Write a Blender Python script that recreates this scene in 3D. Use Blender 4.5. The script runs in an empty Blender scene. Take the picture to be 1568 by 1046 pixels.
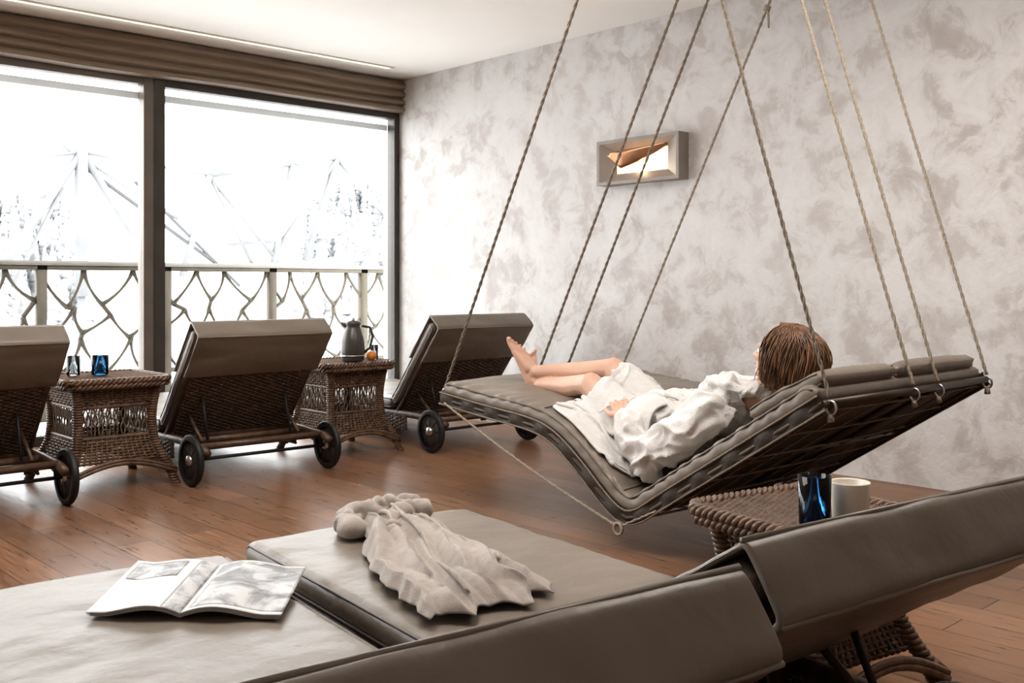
import bpy, bmesh, math, random
import numpy as np
from mathutils import Vector, Matrix, noise
random.seed(7); np.random.seed(7)
S=bpy.context.scene
COL=S.collection

# ------------------------------------------------------------------ materials
def new_mat(name):
    m=bpy.data.materials.new(name); m.use_nodes=True
    nt=m.node_tree; b=nt.nodes['Principled BSDF']
    return m,nt,b
def N(nt,t,**kw):
    n=nt.nodes.new(t)
    for k,v in kw.items():
        if k in n.inputs: n.inputs[k].default_value=v
        else: setattr(n,k,v)
    return n
def ramp(nt,stops):
    r=nt.nodes.new('ShaderNodeValToRGB'); e=r.color_ramp.elements
    while len(e)<len(stops): e.new(0.5)
    for i,(p,c) in enumerate(stops):
        e[i].position=p; e[i].color=(c[0],c[1],c[2],1)
    return r
def noisy(name,c1,c2,scale=5,rough=.5,metal=0,bump=0.0,bscale=40,detail=4,spec=.5,stretch=(1,1,1),sheen=0,bdist=.01,coat=0):
    m,nt,b=new_mat(name); L=nt.links.new
    tc=N(nt,'ShaderNodeTexCoord'); mp=N(nt,'ShaderNodeMapping'); mp.inputs['Scale'].default_value=stretch
    L(tc.outputs['Object'],mp.inputs[0])
    n=N(nt,'ShaderNodeTexNoise',Scale=scale,Detail=detail); L(mp.outputs[0],n.inputs['Vector'])
    r=ramp(nt,[(.3,c1),(.7,c2)]); L(n.outputs['Fac'],r.inputs[0]); L(r.outputs[0],b.inputs['Base Color'])
    b.inputs['Roughness'].default_value=rough; b.inputs['Metallic'].default_value=metal
    b.inputs['Specular IOR Level'].default_value=spec
    if sheen: b.inputs['Sheen Weight'].default_value=sheen
    if coat: b.inputs['Coat Weight'].default_value=coat
    if bump:
        n2=N(nt,'ShaderNodeTexNoise',Scale=bscale,Detail=5); L(mp.outputs[0],n2.inputs['Vector'])
        bp=N(nt,'ShaderNodeBump',Strength=bump,Distance=bdist); L(n2.outputs['Fac'],bp.inputs['Height']); L(bp.outputs[0],b.inputs['Normal'])
    return m
def emis(name,c,s):
    m,nt,b=new_mat(name); b.inputs['Emission Color'].default_value=(*c,1); b.inputs['Emission Strength'].default_value=s
    b.inputs['Base Color'].default_value=(*c,1); return m
def glassy(name,c,rough=0.0,alpha=.25):
    m,nt,b=new_mat(name); L=nt.links.new
    for n in list(nt.nodes):
        if n.type!='OUTPUT_MATERIAL': nt.nodes.remove(n)
    out=[n for n in nt.nodes if n.type=='OUTPUT_MATERIAL'][0]
    t=N(nt,'ShaderNodeBsdfTransparent'); t.inputs[0].default_value=(*c,1)
    g=N(nt,'ShaderNodeBsdfGlossy'); g.inputs['Roughness'].default_value=rough
    lw=N(nt,'ShaderNodeLayerWeight',Blend=alpha)
    mx=N(nt,'ShaderNodeMixShader'); L(lw.outputs['Fresnel'],mx.inputs[0]); L(t.outputs[0],mx.inputs[1]); L(g.outputs[0],mx.inputs[2])
    L(mx.outputs[0],out.inputs[0]); return m

def plaster():
    m,nt,b=new_mat('silver_plaster'); L=nt.links.new
    tc=N(nt,'ShaderNodeTexCoord')
    n0=N(nt,'ShaderNodeTexNoise',Scale=4.0,Detail=4); L(tc.outputs['Object'],n0.inputs['Vector'])
    mixv=N(nt,'ShaderNodeVectorMath'); mixv.operation='SCALE'; mixv.inputs['Scale'].default_value=.20
    L(n0.outputs['Color'],mixv.inputs[0])
    add=N(nt,'ShaderNodeVectorMath'); add.operation='ADD'; L(tc.outputs['Object'],add.inputs[0]); L(mixv.outputs[0],add.inputs[1])
    n1=N(nt,'ShaderNodeTexNoise',Scale=4.6,Detail=10,Roughness=.66,Distortion=.3); L(add.outputs[0],n1.inputs['Vector'])
    r1=ramp(nt,[(.35,(0,0,0)),(.44,(.32,.32,.32)),(.49,(.72,.72,.72)),(.61,(1,1,1))]); L(n1.outputs['Fac'],r1.inputs[0])
    n2=N(nt,'ShaderNodeTexNoise',Scale=.8,Detail=3); L(tc.outputs['Object'],n2.inputs['Vector'])
    r2=ramp(nt,[(.3,(.44,.395,.365)),(.7,(.575,.54,.52))]); L(n2.outputs['Fac'],r2.inputs[0])
    mx=N(nt,'ShaderNodeMix'); mx.data_type='RGBA'; L(r1.outputs[0],mx.inputs[0]); L(r2.outputs[0],mx.inputs[6]); mx.inputs[7].default_value=(.68,.66,.645,1)
    L(mx.outputs[2],b.inputs['Base Color'])
    rr=ramp(nt,[(0,(.85,.85,.85)),(1,(.62,.62,.62))]); L(r1.outputs[0],rr.inputs[0]); L(rr.outputs[0],b.inputs['Roughness'])
    b.inputs['Specular IOR Level'].default_value=.3
    n3=N(nt,'ShaderNodeTexNoise',Scale=30,Detail=6); L(add.outputs[0],n3.inputs['Vector'])
    sm=N(nt,'ShaderNodeMath'); sm.operation='MULTIPLY_ADD'; L(n3.outputs['Fac'],sm.inputs[0]); sm.inputs[1].default_value=.35; L(n1.outputs['Fac'],sm.inputs[2])
    bp=N(nt,'ShaderNodeBump',Strength=.4,Distance=.014); L(sm.outputs[0],bp.inputs['Height']); L(bp.outputs[0],b.inputs['Normal'])
    return m
def woodfloor():
    m,nt,b=new_mat('wood_plank_floor'); L=nt.links.new
    tc=N(nt,'ShaderNodeTexCoord'); mp=N(nt,'ShaderNodeMapping'); mp.inputs['Rotation'].default_value=(0,0,math.radians(90)); L(tc.outputs['Object'],mp.inputs[0])
    br=N(nt,'ShaderNodeTexBrick'); br.offset=.37
    br.inputs['Color1'].default_value=(.27,.148,.083,1); br.inputs['Color2'].default_value=(.18,.095,.053,1); br.inputs['Mortar'].default_value=(.075,.038,.022,1)
    br.inputs['Scale'].default_value=1; br.inputs['Mortar Size'].default_value=.0022; br.inputs['Brick Width'].default_value=1.3; br.inputs['Row Height'].default_value=.14
    L(mp.outputs[0],br.inputs['Vector'])
    mp2=N(nt,'ShaderNodeMapping'); mp2.inputs['Scale'].default_value=(28,1.6,1); L(tc.outputs['Object'],mp2.inputs[0])
    n=N(nt,'ShaderNodeTexNoise',Scale=3,Detail=8,Roughness=.65); L(mp2.outputs[0],n.inputs['Vector'])
    r=ramp(nt,[(.28,(.55,.53,.51)),(.72,(1.5,1.46,1.41))]); L(n.outputs['Fac'],r.inputs[0])
    mx=N(nt,'ShaderNodeMix'); mx.data_type='RGBA'; mx.blend_type='MULTIPLY'; mx.inputs[0].default_value=1
    L(br.outputs['Color'],mx.inputs[6]); L(r.outputs[0],mx.inputs[7]); L(mx.outputs[2],b.inputs['Base Color'])
    r2=ramp(nt,[(.3,(.25,.25,.25)),(.7,(.42,.42,.42))]); L(n.outputs['Fac'],r2.inputs[0]); L(r2.outputs[0],b.inputs['Roughness'])
    bp=N(nt,'ShaderNodeBump',Strength=.2,Distance=.0015); L(n.outputs['Fac'],bp.inputs['Height'])
    bp2=N(nt,'ShaderNodeBump',Strength=.6,Distance=.003); bp2.invert=True; L(br.outputs['Fac'],bp2.inputs['Height']); L(bp.outputs[0],bp2.inputs['Normal']); L(bp2.outputs[0],b.inputs['Normal'])
    return m
def page_mat():
    m,nt,b=new_mat('printed_page'); L=nt.links.new
    tc=N(nt,'ShaderNodeTexCoord')
    n=N(nt,'ShaderNodeTexNoise',Scale=12,Detail=8,Roughness=.65,Distortion=.8); L(tc.outputs['Object'],n.inputs['Vector'])
    r=ramp(nt,[(.36,(.08,.075,.07)),(.45,(.20,.19,.185)),(.50,(.32,.31,.30)),(.57,(.44,.43,.42))]); L(n.outputs['Fac'],r.inputs[0]); L(r.outputs[0],b.inputs['Base Color'])
    b.inputs['Roughness'].default_value=.45; return m

M={}
M['plaster']=plaster(); M['floor']=woodfloor()
M['ceiling']=noisy('ceiling_paint',(.86,.825,.78),(.88,.845,.80),2,.9)
M['wallp']=noisy('warm_wall_paint',(.50,.44,.39),(.55,.49,.44),2,.85)
M['frame']=noisy('window_frame_metal',(.16,.132,.108),(.19,.158,.13),6,.45,.3)
M['darkframe']=noisy('dark_frame',(.055,.046,.038),(.07,.06,.05),6,.45)
M['glass']=glassy('window_glass',(.97,.98,.98),0,.08)
M['blind']=noisy('satin_blind_fabric',(.21,.155,.11),(.28,.21,.155),3,.38,0,.15,14,stretch=(.4,6,6),sheen=.3)
M['leather']=noisy('taupe_leatherette',(.180,.149,.120),(.210,.176,.144),3,.40,0,.3,9,bdist=.02)
M['leather_dk']=noisy('dark_taupe_leatherette',(.11,.086,.066),(.135,.108,.084),3,.42,0,.25,9,bdist=.02)
M['piping']=noisy('piping',(.12,.095,.075),(.14,.11,.09),5,.4)
M['wicker']=noisy('wicker_dark',(.055,.033,.021),(.14,.082,.05),30,.42,0,.2,200,bdist=.002)
M['wicker2']=noisy('wicker_brown',(.085,.05,.031),(.20,.12,.075),30,.42,0,.2,200,bdist=.002)
M['black']=noisy('black_rubber',(.014,.013,.012),(.022,.02,.018),10,.5)
M['steel']=noisy('brushed_steel',(.5,.5,.5),(.6,.58,.55),10,.3,1)
M['bronze']=noisy('bronze_tube',(.06,.045,.032),(.09,.068,.05),10,.4,.5)
M['mesh']=noisy('mesh_sling',(.040,.030,.023),(.065,.050,.038),120,.6,0,.4,300,bdist=.003)
M['rope']=noisy('rope',(.42,.36,.29),(.24,.195,.15),170,.8,0,.5,260,bdist=.004,stretch=(1,1,1))
M['rope_dk']=noisy('rope_dark',(.28,.23,.18),(.14,.11,.085),170,.8,0,.5,260,bdist=.004)
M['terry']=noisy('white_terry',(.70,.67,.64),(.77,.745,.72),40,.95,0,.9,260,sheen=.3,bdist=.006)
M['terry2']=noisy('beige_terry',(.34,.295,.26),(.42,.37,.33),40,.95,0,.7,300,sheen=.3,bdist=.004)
M['skin']=noisy('skin',(.56,.34,.25),(.64,.41,.31),9,.5,0,.1,90,bdist=.002); 
b=M['skin'].node_tree.nodes['Principled BSDF']; b.inputs['Subsurface Weight'].default_value=.15; b.inputs['Subsurface Radius'].default_value=(.02,.008,.005); b.inputs['Subsurface Scale'].default_value=.3
M['hair']=noisy('brown_hair',(.065,.032,.018),(.30,.165,.09),34,.38,0,0,stretch=(1,1,.35))
M['lip']=noisy('lips',(.5,.2,.17),(.52,.22,.19),9,.4)
M['eye']=noisy('eye_white',(.8,.8,.78),(.82,.82,.8),9,.2)
M['iris']=noisy('iris',(.05,.03,.02),(.08,.05,.03),9,.2)
M['page']=page_mat(); M['paper']=noisy('paper',(.48,.46,.44),(.52,.50,.48),9,.4)
M['copper']=noisy('copper_leaf',(.30,.15,.075),(.42,.22,.12),8,.3,.8)
M['lampframe']=noisy('lamp_frame_taupe',(.27,.235,.205),(.31,.27,.24),8,.5)
M['lampglow']=emis('warm_lamp_glow',(1,.72,.42),1.7)
M['led']=emis('led_strip',(1,.90,.50),1.8)
M['bglass']=glassy('blue_glass',(.22,.52,.80),.02,.3)
M['cglass']=glassy('clear_glass',(.85,.9,.93),.02,.35)
M['cup']=noisy('ivory_ceramic',(.62,.56,.47),(.66,.6,.51),5,.35)
M['jug']=noisy('grey_thermos',(.085,.078,.072),(.105,.096,.088),5,.3,.2)
M['orange']=noisy('orange_peel',(.75,.25,.05),(.8,.3,.07),20,.5,0,.3,120,bdist=.002)
M['snow']=noisy('snow',(.86,.87,.88),(.9,.9,.9),3,.9)
M['snowrail']=noisy('frosted_rail_top',(.20,.185,.165),(.25,.23,.205),3,.8)
M['tree']=noisy('snowy_spruce',(.19,.192,.195),(.62,.625,.63),.9,.9,detail=6,spec=.1)
M['truss']=noisy('frosted_steel',(.135,.135,.136),(.165,.165,.165),3,.7,spec=.1)
M['truss_dk']=noisy('grey_steel',(.07,.07,.07),(.09,.09,.09),3,.7,spec=.1)
M['rail']=noisy('railing_bronze',(.085,.073,.055),(.11,.095,.072),6,.7,.0,spec=.2)

# ------------------------------------------------------------------ mesh builder
class MB:
    def __init__(s): s.v=[]; s.f=[]; s.m=[]; s.mats=[]
    def mi(s,k):
        if k not in s.mats: s.mats.append(k)
        return s.mats.index(k)
    def add(s,vs,fs,k):
        o=len(s.v); i=s.mi(k); s.v.extend([tuple(p) for p in vs])
        for f in fs: s.f.append(tuple(a+o for a in f)); s.m.append(i)
    def box(s,lo,hi,k):
        x0,y0,z0=lo;x1,y1,z1=hi
        vs=[(x0,y0,z0),(x1,y0,z0),(x1,y1,z0),(x0,y1,z0),(x0,y0,z1),(x1,y0,z1),(x1,y1,z1),(x0,y1,z1)]
        s.add(vs,[(0,3,2,1),(4,5,6,7),(0,1,5,4),(1,2,6,5),(2,3,7,6),(3,0,4,7)],k)
    def tube(s,pts,r,k,sides=6,closed=False):
        pts=[Vector(p) for p in pts]; n=len(pts)
        rs=r if isinstance(r,(list,tuple)) else [r]*n
        up=None; vs=[]; fs=[]
        for i,p in enumerate(pts):
            if closed: t=pts[(i+1)%n]-pts[i-1]
            else: t=pts[min(i+1,n-1)]-pts[max(i-1,0)]
            if t.length<1e-9: t=Vector((0,0,1))
            t.normalize()
            if up is None:
                a=Vector((0,0,1)) if abs(t.z)<.9 else Vector((1,0,0)); up=(a-t*a.dot(t)).normalized()
            else:
                up=up-t*up.dot(t)
                if up.length<1e-6: up=t.orthogonal()
                up.normalize()
            b=t.cross(up)
            for j in range(sides):
                a=2*math.pi*j/sides; vs.append(p+(up*math.cos(a)+b*math.sin(a))*rs[i])
        m=n if closed else n-1
        for i in range(m):
            for j in range(sides):
                a=i*sides+j; b2=i*sides+(j+1)%sides; c=((i+1)%n)*sides+(j+1)%sides; d=((i+1)%n)*sides+j
                fs.append((a,b2,c,d))
        if not closed:
            fs.append(tuple(range(sides))[::-1]); fs.append(tuple((n-1)*sides+j for j in range(sides)))
        s.add(vs,fs,k)
    def lathe(s,prof,c,k,seg=32,axis='z'):
        vs=[];fs=[]; n=len(prof)
        for i,(r,h) in enumerate(prof):
            for j in range(seg):
                a=2*math.pi*j/seg
                if axis=='z': vs.append((c[0]+r*math.cos(a),c[1]+r*math.sin(a),c[2]+h))
                else: vs.append((c[0]+h,c[1]+r*math.cos(a),c[2]+r*math.sin(a)))
        for i in range(n-1):
            for j in range(seg):
                fs.append((i*seg+j,i*seg+(j+1)%seg,(i+1)*seg+(j+1)%seg,(i+1)*seg+j))
        s.add(vs,fs,k)
    def grid(s,P,k):
        P=np.asarray(P); a,b=P.shape[:2]
        vs=[tuple(x) for x in P.reshape(-1,3)]
        fs=[(i*b+j,i*b+j+1,(i+1)*b+j+1,(i+1)*b+j) for i in range(a-1) for j in range(b-1)]
        s.add(vs,fs,k)
    def weave(s,f,nu,nv,r,amp,k,seg=2,sides=4,stakes=True):
        def nrm(u,v):
            e=.01; a=f(min(u+e,1),v)-f(max(u-e,0),v); b=f(u,min(v+e,1))-f(u,max(v-e,0)); n=a.cross(b)
            return n.normalized() if n.length>0 else Vector((0,0,1))
        for j in range(nv):
            v=(j+.5)/nv; n0=nrm(.5,v); pts=[]
            for i in range(nu*seg+1):
                u=i/(nu*seg); pts.append(f(u,v)+nrm(u,v)*amp*math.cos(math.pi*u*nu+j*math.pi))
            s.tube(pts,r,k,sides)
        if stakes:
            for i in range(nu+1):
                u=i/nu; s.tube([f(u,w/4) for w in range(5)],r*1.1,k,5)
    def build(s,name,parent=None,smooth=True,bevel=0,subd=0,solid=0):
        me=bpy.data.meshes.new(name); me.from_pydata(s.v,[],s.f)
        for k in s.mats: me.materials.append(M[k])
        me.polygons.foreach_set('material_index',s.m)
        if smooth: me.polygons.foreach_set('use_smooth',[True]*len(s.f))
        me.update()
        bm=bmesh.new(); bm.from_mesh(me); bmesh.ops.recalc_face_normals(bm,faces=bm.faces); bm.to_mesh(me); bm.free()
        o=bpy.data.objects.new(name,me); COL.objects.link(o)
        if parent: o.parent=parent
        if solid:
            md=o.modifiers.new('s','SOLIDIFY'); md.thickness=solid; md.offset=0
        if bevel:
            md=o.modifiers.new('b','BEVEL'); md.width=bevel; md.segments=2; md.limit_method='ANGLE'
        if subd:
            md=o.modifiers.new('d','SUBSURF'); md.levels=subd; md.render_levels=subd
        return o
def empty(name,loc=(0,0,0),rz=0):
    e=bpy.data.objects.new(name,None); COL.objects.link(e); e.location=loc; e.rotation_euler=(0,0,rz); e.empty_display_size=.1; return e
def dup(o,parent):
    c=bpy.data.objects.new(o.name,o.data); COL.objects.link(c); c.parent=parent
    return c

# ------------------------------------------------------------------ room shell
WX=4.96; WY=6.78; CZ=2.685; LX=-3.2; BY=-3.2
def simple_box(name,lo,hi,k,**kw):
    m=MB(); m.box(lo,hi,k); return m.build(name,smooth=False,**kw)
simple_box('floor',(LX,BY,-.1),(WX,WY,0),'floor')
simple_box('ceiling',(LX,BY,CZ),(WX,WY,CZ+.12),'ceiling')
simple_box('wall_right',(WX,BY,-.1),(WX+.2,WY+.1,CZ+.12),'plaster')
simple_box('wall_left',(LX-.2,BY,-.1),(LX,WY+.1,CZ+.12),'wallp')
simple_box('wall_back',(LX-.2,BY-.2,-.1),(WX+.2,BY,CZ+.12),'wallp')
simple_box('wall_front',(LX,WY-.1,2.44),(WX,WY+.1,CZ),'wallp')
def window(name,x0,x1,thick,right=False):
    m=MB(); y0,y1=6.66,6.76; z0,z1=0.0,2.44; f=thick
    m.box((x0,y0,z0),(x0+f,y1,z1),'darkframe' if name=='window_1' else 'frame')
    m.box((x1-(.05 if right else f),y0,z0),(x1,y1,z1),'darkframe' if right else 'frame')
    m.box((x0+f,y0+.005,z1-.07),(x1,y1-.005,z1),'darkframe' if right else 'frame')
    m.box((x0+f,y0+.005,z0),(x1-(.05 if right else f),y1-.005,z0+.06),'darkframe')
    m.box((x0+f,y0+.045,z0+.06),(x1-(.05 if right else f),y0+.055,z1-.07),'glass')
    m.box((x0+f,y1,z1-.16),(x1-.05,y1+.05,z1-.11),'snow')
    return m.build(name,smooth=False,bevel=.004)
window('window_1',2.90,4.96,.075,True)
window('window_2',.87,2.89,.065)
window('window_3',-1.2,.86,.075)
window('window_4',-3.2,-1.21,.075)
m=MB(); prof=[]
zt=CZ-.001; folds=[.085,.07,.06,.05]
z=zt; prof.append((6.64,z))
for h in folds:
    for q in range(1,9):
        a=q/8; prof.append((6.62-.045*math.sin(math.pi*a)**.8,z-h*a-.010*math.sin(math.pi*a)))
    z-=h
prof.append((6.64,z-.004)); prof.append((6.655,z+.03))
xs=np.linspace(LX,WX-.004,90); P=[]
for x in xs:
    P.append([(x,yy+.016*noise.noise(Vector((x*.9,zz*9,0)))*(zz<zt-.01),zz+.014*noise.noise(Vector((x*1.0,zz*7,3)))*(zz<zt-.01)) for yy,zz in prof])
m.grid(P,'blind'); m.build('roman_blind')
m=MB(); m.box((LX+.3,6.285,CZ-.006),(4.60,6.315,CZ-.002),'led'); m.box((LX+.3,6.27,CZ-.009),(4.62,6.285,CZ),'ceiling'); m.box((LX+.3,6.315,CZ-.009),(4.62,6.33,CZ),'ceiling')
m.build('led_strip_light',smooth=False)

# ------------------------------------------------------------------ exterior
simple_box('balcony_floor',(LX-2,6.9,-.12),(9,8.25,-.02),'snow')
m=MB(); RY=8.0
for i in range(-4,5):
    x=2.6+.975*i; m.box((x-.035,RY-.03,-.02),(x+.035,RY+.03,1.18),'rail')
m.box((-2,RY-.035,1.165),(7,RY+.035,1.2),'snowrail'); m.box((-2,RY-.03,1.13),(7,RY+.03,1.165),'rail'); m.box((-2,RY-.02,.30),(7,RY+.02,.335),'rail')
W=.30;H=.255;h=.045; nodes={}
def nd(r,c,u):
    key=(r,c,u)
    if key not in nodes:
        x=-2+c*W+(r%2)*W/2+random.uniform(-.06,.06); z=.335+r*H+(h if u else 0)-.03+random.uniform(-.045,.045)
        nodes[key]=(x,RY,min(max(z,.32),1.13))
    return nodes[key]
def bez(A,C,off,n=7):
    A=Vector(A);C=Vector(C); d=C-A; pr=Vector((-d.z,0,d.x)).normalized(); mid=(A+C)/2+pr*off
    return [A*(1-t)**2+mid*2*t*(1-t)+C*t*t for t in [i/(n-1) for i in range(n)]]
for r in range(3):
    for c in range(30):
        A=nd(r,c,0);B=nd(r,c,1); m.tube([A,B],.018,'rail',6)
        for c2 in ((c,c-1) if r%2==0 else (c,c+1)):
            C=nd(r+1,c2,0) if r<2 else (nd(3,c2,0)[0],RY,1.13)
            right=C[0]>B[0]
            pts=bez(B,C,(-1 if right else 1)*random.uniform(.02,.07))
            m.tube(pts,[.021,.015,.012,.011,.012,.015,.021],'rail',6)
m.build('balcony_railing')
def hz_(x,y):
    t=max(0,(y-35)/70)
    return -3.9+t*30*(.75+.5*noise.noise(Vector((x*.02,y*.02,1))))+.5*noise.noise(Vector((x*.08,y*.08,0)))
P=[]
for i in range(50):
    row=[]
    for j in range(60):
        y=9+i*2.2; x=-30+j*2.4; row.append((x,y,hz_(x,y)))
    P.append(row)
m=MB(); m.grid(P,'snow')
def spruce(x,y,z,hh):
    r=hh*.18
    for k in range(6):
        z0=z+hh*(.06+.15*k); z1=z0+hh*.32; rr=r*(1-.15*k)
        seg=10; vs=[(x+rr*math.cos(6.283*a/seg)*random.uniform(.7,1.2),y+rr*math.sin(6.283*a/seg),z0+random.uniform(-.1,.1)) for a in range(seg)]+[(x,y,min(z1,z+hh))]
        m.add(vs,[(a,(a+1)%seg,seg) for a in range(seg)]+[tuple(range(seg))[::-1]],'tree')
    m.tube([(x,y,z-.5),(x,y,z+hh*.2)],.12,'truss_dk',5)
for i in range(300):
    y=random.uniform(46,64)
    if i%2: x=y*random.uniform(.27,.365)
    else: x=y*random.uniform(.60,.77)
    spruce(x,y,hz_(x,y)-.3,random.uniform(1.6,3.6))
m.build('snowy_wooded_hillside')
m=MB(); ty=20
def seg(a,b,r,k): m.tube([(a[0],ty,a[1]),(b[0],ty,b[1])],r*.8,k,8)
A=(7.25,3.6);
for a,b,r,k in [((5.6,1.0),A,.10,'truss'),(A,(7.25,0.8),.16,'truss'),(A,(8.9,1.1),.10,'truss'),((7.1,3.45),(10.1,1.45),.05,'truss_dk'),((6.9,3.7),(9.2,2.4),.05,'truss'),
  ((9.3,1.2),(9.9,3.35),.10,'truss'),((9.9,3.35),(11.9,3.75),.07,'truss'),((11.9,3.75),(11.36,1.2),.10,'truss'),((9.9,3.35),(11.5,1.6),.07,'truss'),((11.9,3.75),(13.1,4.0),.07,'truss'),
  ((13.1,4.0),(14.7,2.5),.10,'truss'),((13.1,4.0),(12.2,1.5),.10,'truss'),((11.5,1.8),(13.1,4.0),.07,'truss'),((13.6,1.2),(14.9,3.4),.09,'truss'),((5.0,3.2),(7.25,3.6),.06,'truss'),((7.25,3.6),(9.9,3.35),.04,'truss'),((8.3,3.1),(10.6,1.0),.04,'truss_dk'),((9.9,3.35),(10.9,1.5),.05,'truss'),((12.5,2.0),(14.9,2.9),.05,'truss'),
  ((9.6,1.35),(15.2,1.75),.10,'truss'),((10.3,1.9),(14.6,2.3),.05,'truss'),((6.0,1.0),(6.9,2.9),.05,'truss')]:
    seg(a,b,r,k)
for x in (5.6,7.25,9.0,11.4,13.6,15): m.tube([(x,ty,-3.75),(x,ty,1.4)],.08,'truss',8)
m.build('steel_truss_structure')

# ------------------------------------------------------------------ wall lamp
E=empty('wall_lamp')
m=MB(); y0,y1,z0,z1=3.74,4.40,1.655,1.94; xf=4.86
def ring(o,i):
    vs=[(o[0],o[1],o[3]),(o[0],o[2],o[3]),(o[0],o[2],o[4]),(o[0],o[1],o[4]),(i[0],i[1],i[3]),(i[0],i[2],i[3]),(i[0],i[2],i[4]),(i[0],i[1],i[4])]
    m.add(vs,[(0,1,5,4),(1,2,6,5),(2,3,7,6),(3,0,4,7)],'lampframe')
o=(WX-.001,y0,y1,z0,z1); f1=(xf,y0,y1,z0,z1); f2=(xf,y0+.02,y1-.02,z0+.02,z1-.02); f3=(xf+.05,y0+.12,y1-.12,z0+.07,z1-.07)
ring(o,f1); ring(f1,f2); ring(f2,f3)
m.build('frame',E,smooth=False)
m=MB(); m.add([(xf+.085,y0+.1,z0+.07),(xf+.085,y1-.1,z0+.07),(xf+.085,y1-.1,z1-.07),(xf+.085,y0+.1,z1-.07)],[(0,1,2,3)],'lampglow'); m.build('diffuser',E,smooth=False)
m=MB(); P=[]
for i in range(25):
    a=i/24; yy=y0+.08+a*.46
    top=z0+.225-.02*a; bot=z0+.215-.14*a**.85 if a<.8 else z0+.215-.14*.8**.85+(a-.8)*.45
    bot=min(bot,top-.003)
    P.append([(xf-.002+.030*math.sin(math.pi*a)*(1-b_)-.008*b_,yy+.03*(1-b_)*a,bot+(top-bot)*b_) for b_ in (0,.2,.4,.6,.8,1)])
m.grid(P,'copper'); m.build('copper_reflector',E,solid=.004)
lt=bpy.data.lights.new('lamp_bulb','POINT'); lt.energy=.8; lt.color=(1,.72,.42); lt.shadow_soft_size=.02
lo=bpy.data.objects.new('bulb',lt); COL.objects.link(lo); lo.location=(xf+.06,4.07,1.74); lo.parent=E

# ------------------------------------------------------------------ cushions
def resample(pts,step,cc=2):
    pts=[np.array(p,float) for p in pts]
    for _ in range(cc):
        q=[pts[0]]
        for a,b_ in zip(pts[:-1],pts[1:]): q+= [a*.75+b_*.25,a*.25+b_*.75]
        q.append(pts[-1]); pts=q
    L=[0]; 
    for a,b_ in zip(pts[:-1],pts[1:]): L.append(L[-1]+np.linalg.norm(b_-a))
    n=max(2,int(L[-1]/step)); arr=np.array(pts); t=np.linspace(0,L[-1],n+1)
    return np.stack([np.interp(t,L,arr[:,k]) for k in range(arr.shape[1])],1),t
def frames(P):
    T=np.gradient(P,axis=0); T/=np.linalg.norm(T,axis=1)[:,None]
    Nn=np.stack([T[:,1],-T[:,0]],1); return T,Nn
def cushion(mb,prof,w,t,cx,k,bulge=.012,step=.02,pucker=0,wr=0,pipe=True,seed=0,cc=2):
    P,L=resample(prof,step,cc); T,Nn=frames(P); tot=L[-1]
    rr=t*.42; ring=[]
    def arc(cx_,cz_,a0,a1): return [(cx_+rr*math.cos(a0+(a1-a0)*i/4),cz_+rr*math.sin(a0+(a1-a0)*i/4)) for i in range(5)]
    hw=w/2;ht=t/2
    top=[(-hw+rr+(w-2*rr)*i/20,ht) for i in range(1,20)]; bot=[(hw-rr-(w-2*rr)*i/14,-ht) for i in range(1,14)]
    ring=arc(-hw+rr,ht-rr,math.pi,math.pi/2)+top+arc(hw-rr,ht-rr,math.pi/2,0)+arc(hw-rr,-ht+rr,0,-math.pi/2)+bot+arc(-hw+rr,-ht+rr,-math.pi/2,-math.pi)
    n=len(ring); vs=[];fs=[]
    stations=[]
    for i in range(len(P)):
        e=min(L[i],tot-L[i]); stations.append((P[i],Nn[i],T[i],e,L[i]))
    for (p,nn,tt,e,l) in stations:
        a=min(e/(t*.55),1); tf=max(.12,math.sqrt(max(0,1-(1-a)**2))); wf=(1-(1-tf)*t*.6/w)
        for (x,h_) in ring:
            hh=h_*tf
            if h_>0: hh+=bulge*tf*max(0,math.cos(math.pi*x/w))**.6
            edge=max(0,(abs(x)-hw+.05)/.05)
            if pucker: hh+=pucker*math.sin(l*75+2*math.sin(l*13))*edge**.5*tf*(1 if h_>0 else .4)
            if wr and h_>0: hh+=wr*noise.noise(Vector((x*3+seed,l*6,seed)))+wr*.5*noise.noise(Vector((x*8+seed,l*18,seed)))
            vs.append((cx+x*wf,p[0]+nn[0]*hh,p[1]+nn[1]*hh))
    ns=len(stations)
    for i in range(ns-1):
        for j in range(n): fs.append((i*n+j,i*n+(j+1)%n,(i+1)*n+(j+1)%n,(i+1)*n+j))
    fs.append(tuple(range(n))); fs.append(tuple((ns-1)*n+j for j in range(n)))
    mb.add(vs,fs,k)
    if pipe:
        for sx in (-1,1):
            for sh in (-1,1):
                pts=[(cx+sx*(hw-rr*.25),p[0]+nn[0]*sh*(ht-rr*.25)*min(1,max(.3,e/(t*.5))),p[1]+nn[1]*sh*(ht-rr*.25)*min(1,max(.3,e/(t*.5)))) for (p,nn,tt,e,l) in stations[1:-1]]
                mb.tube(pts,.0045,'piping',5)

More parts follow.
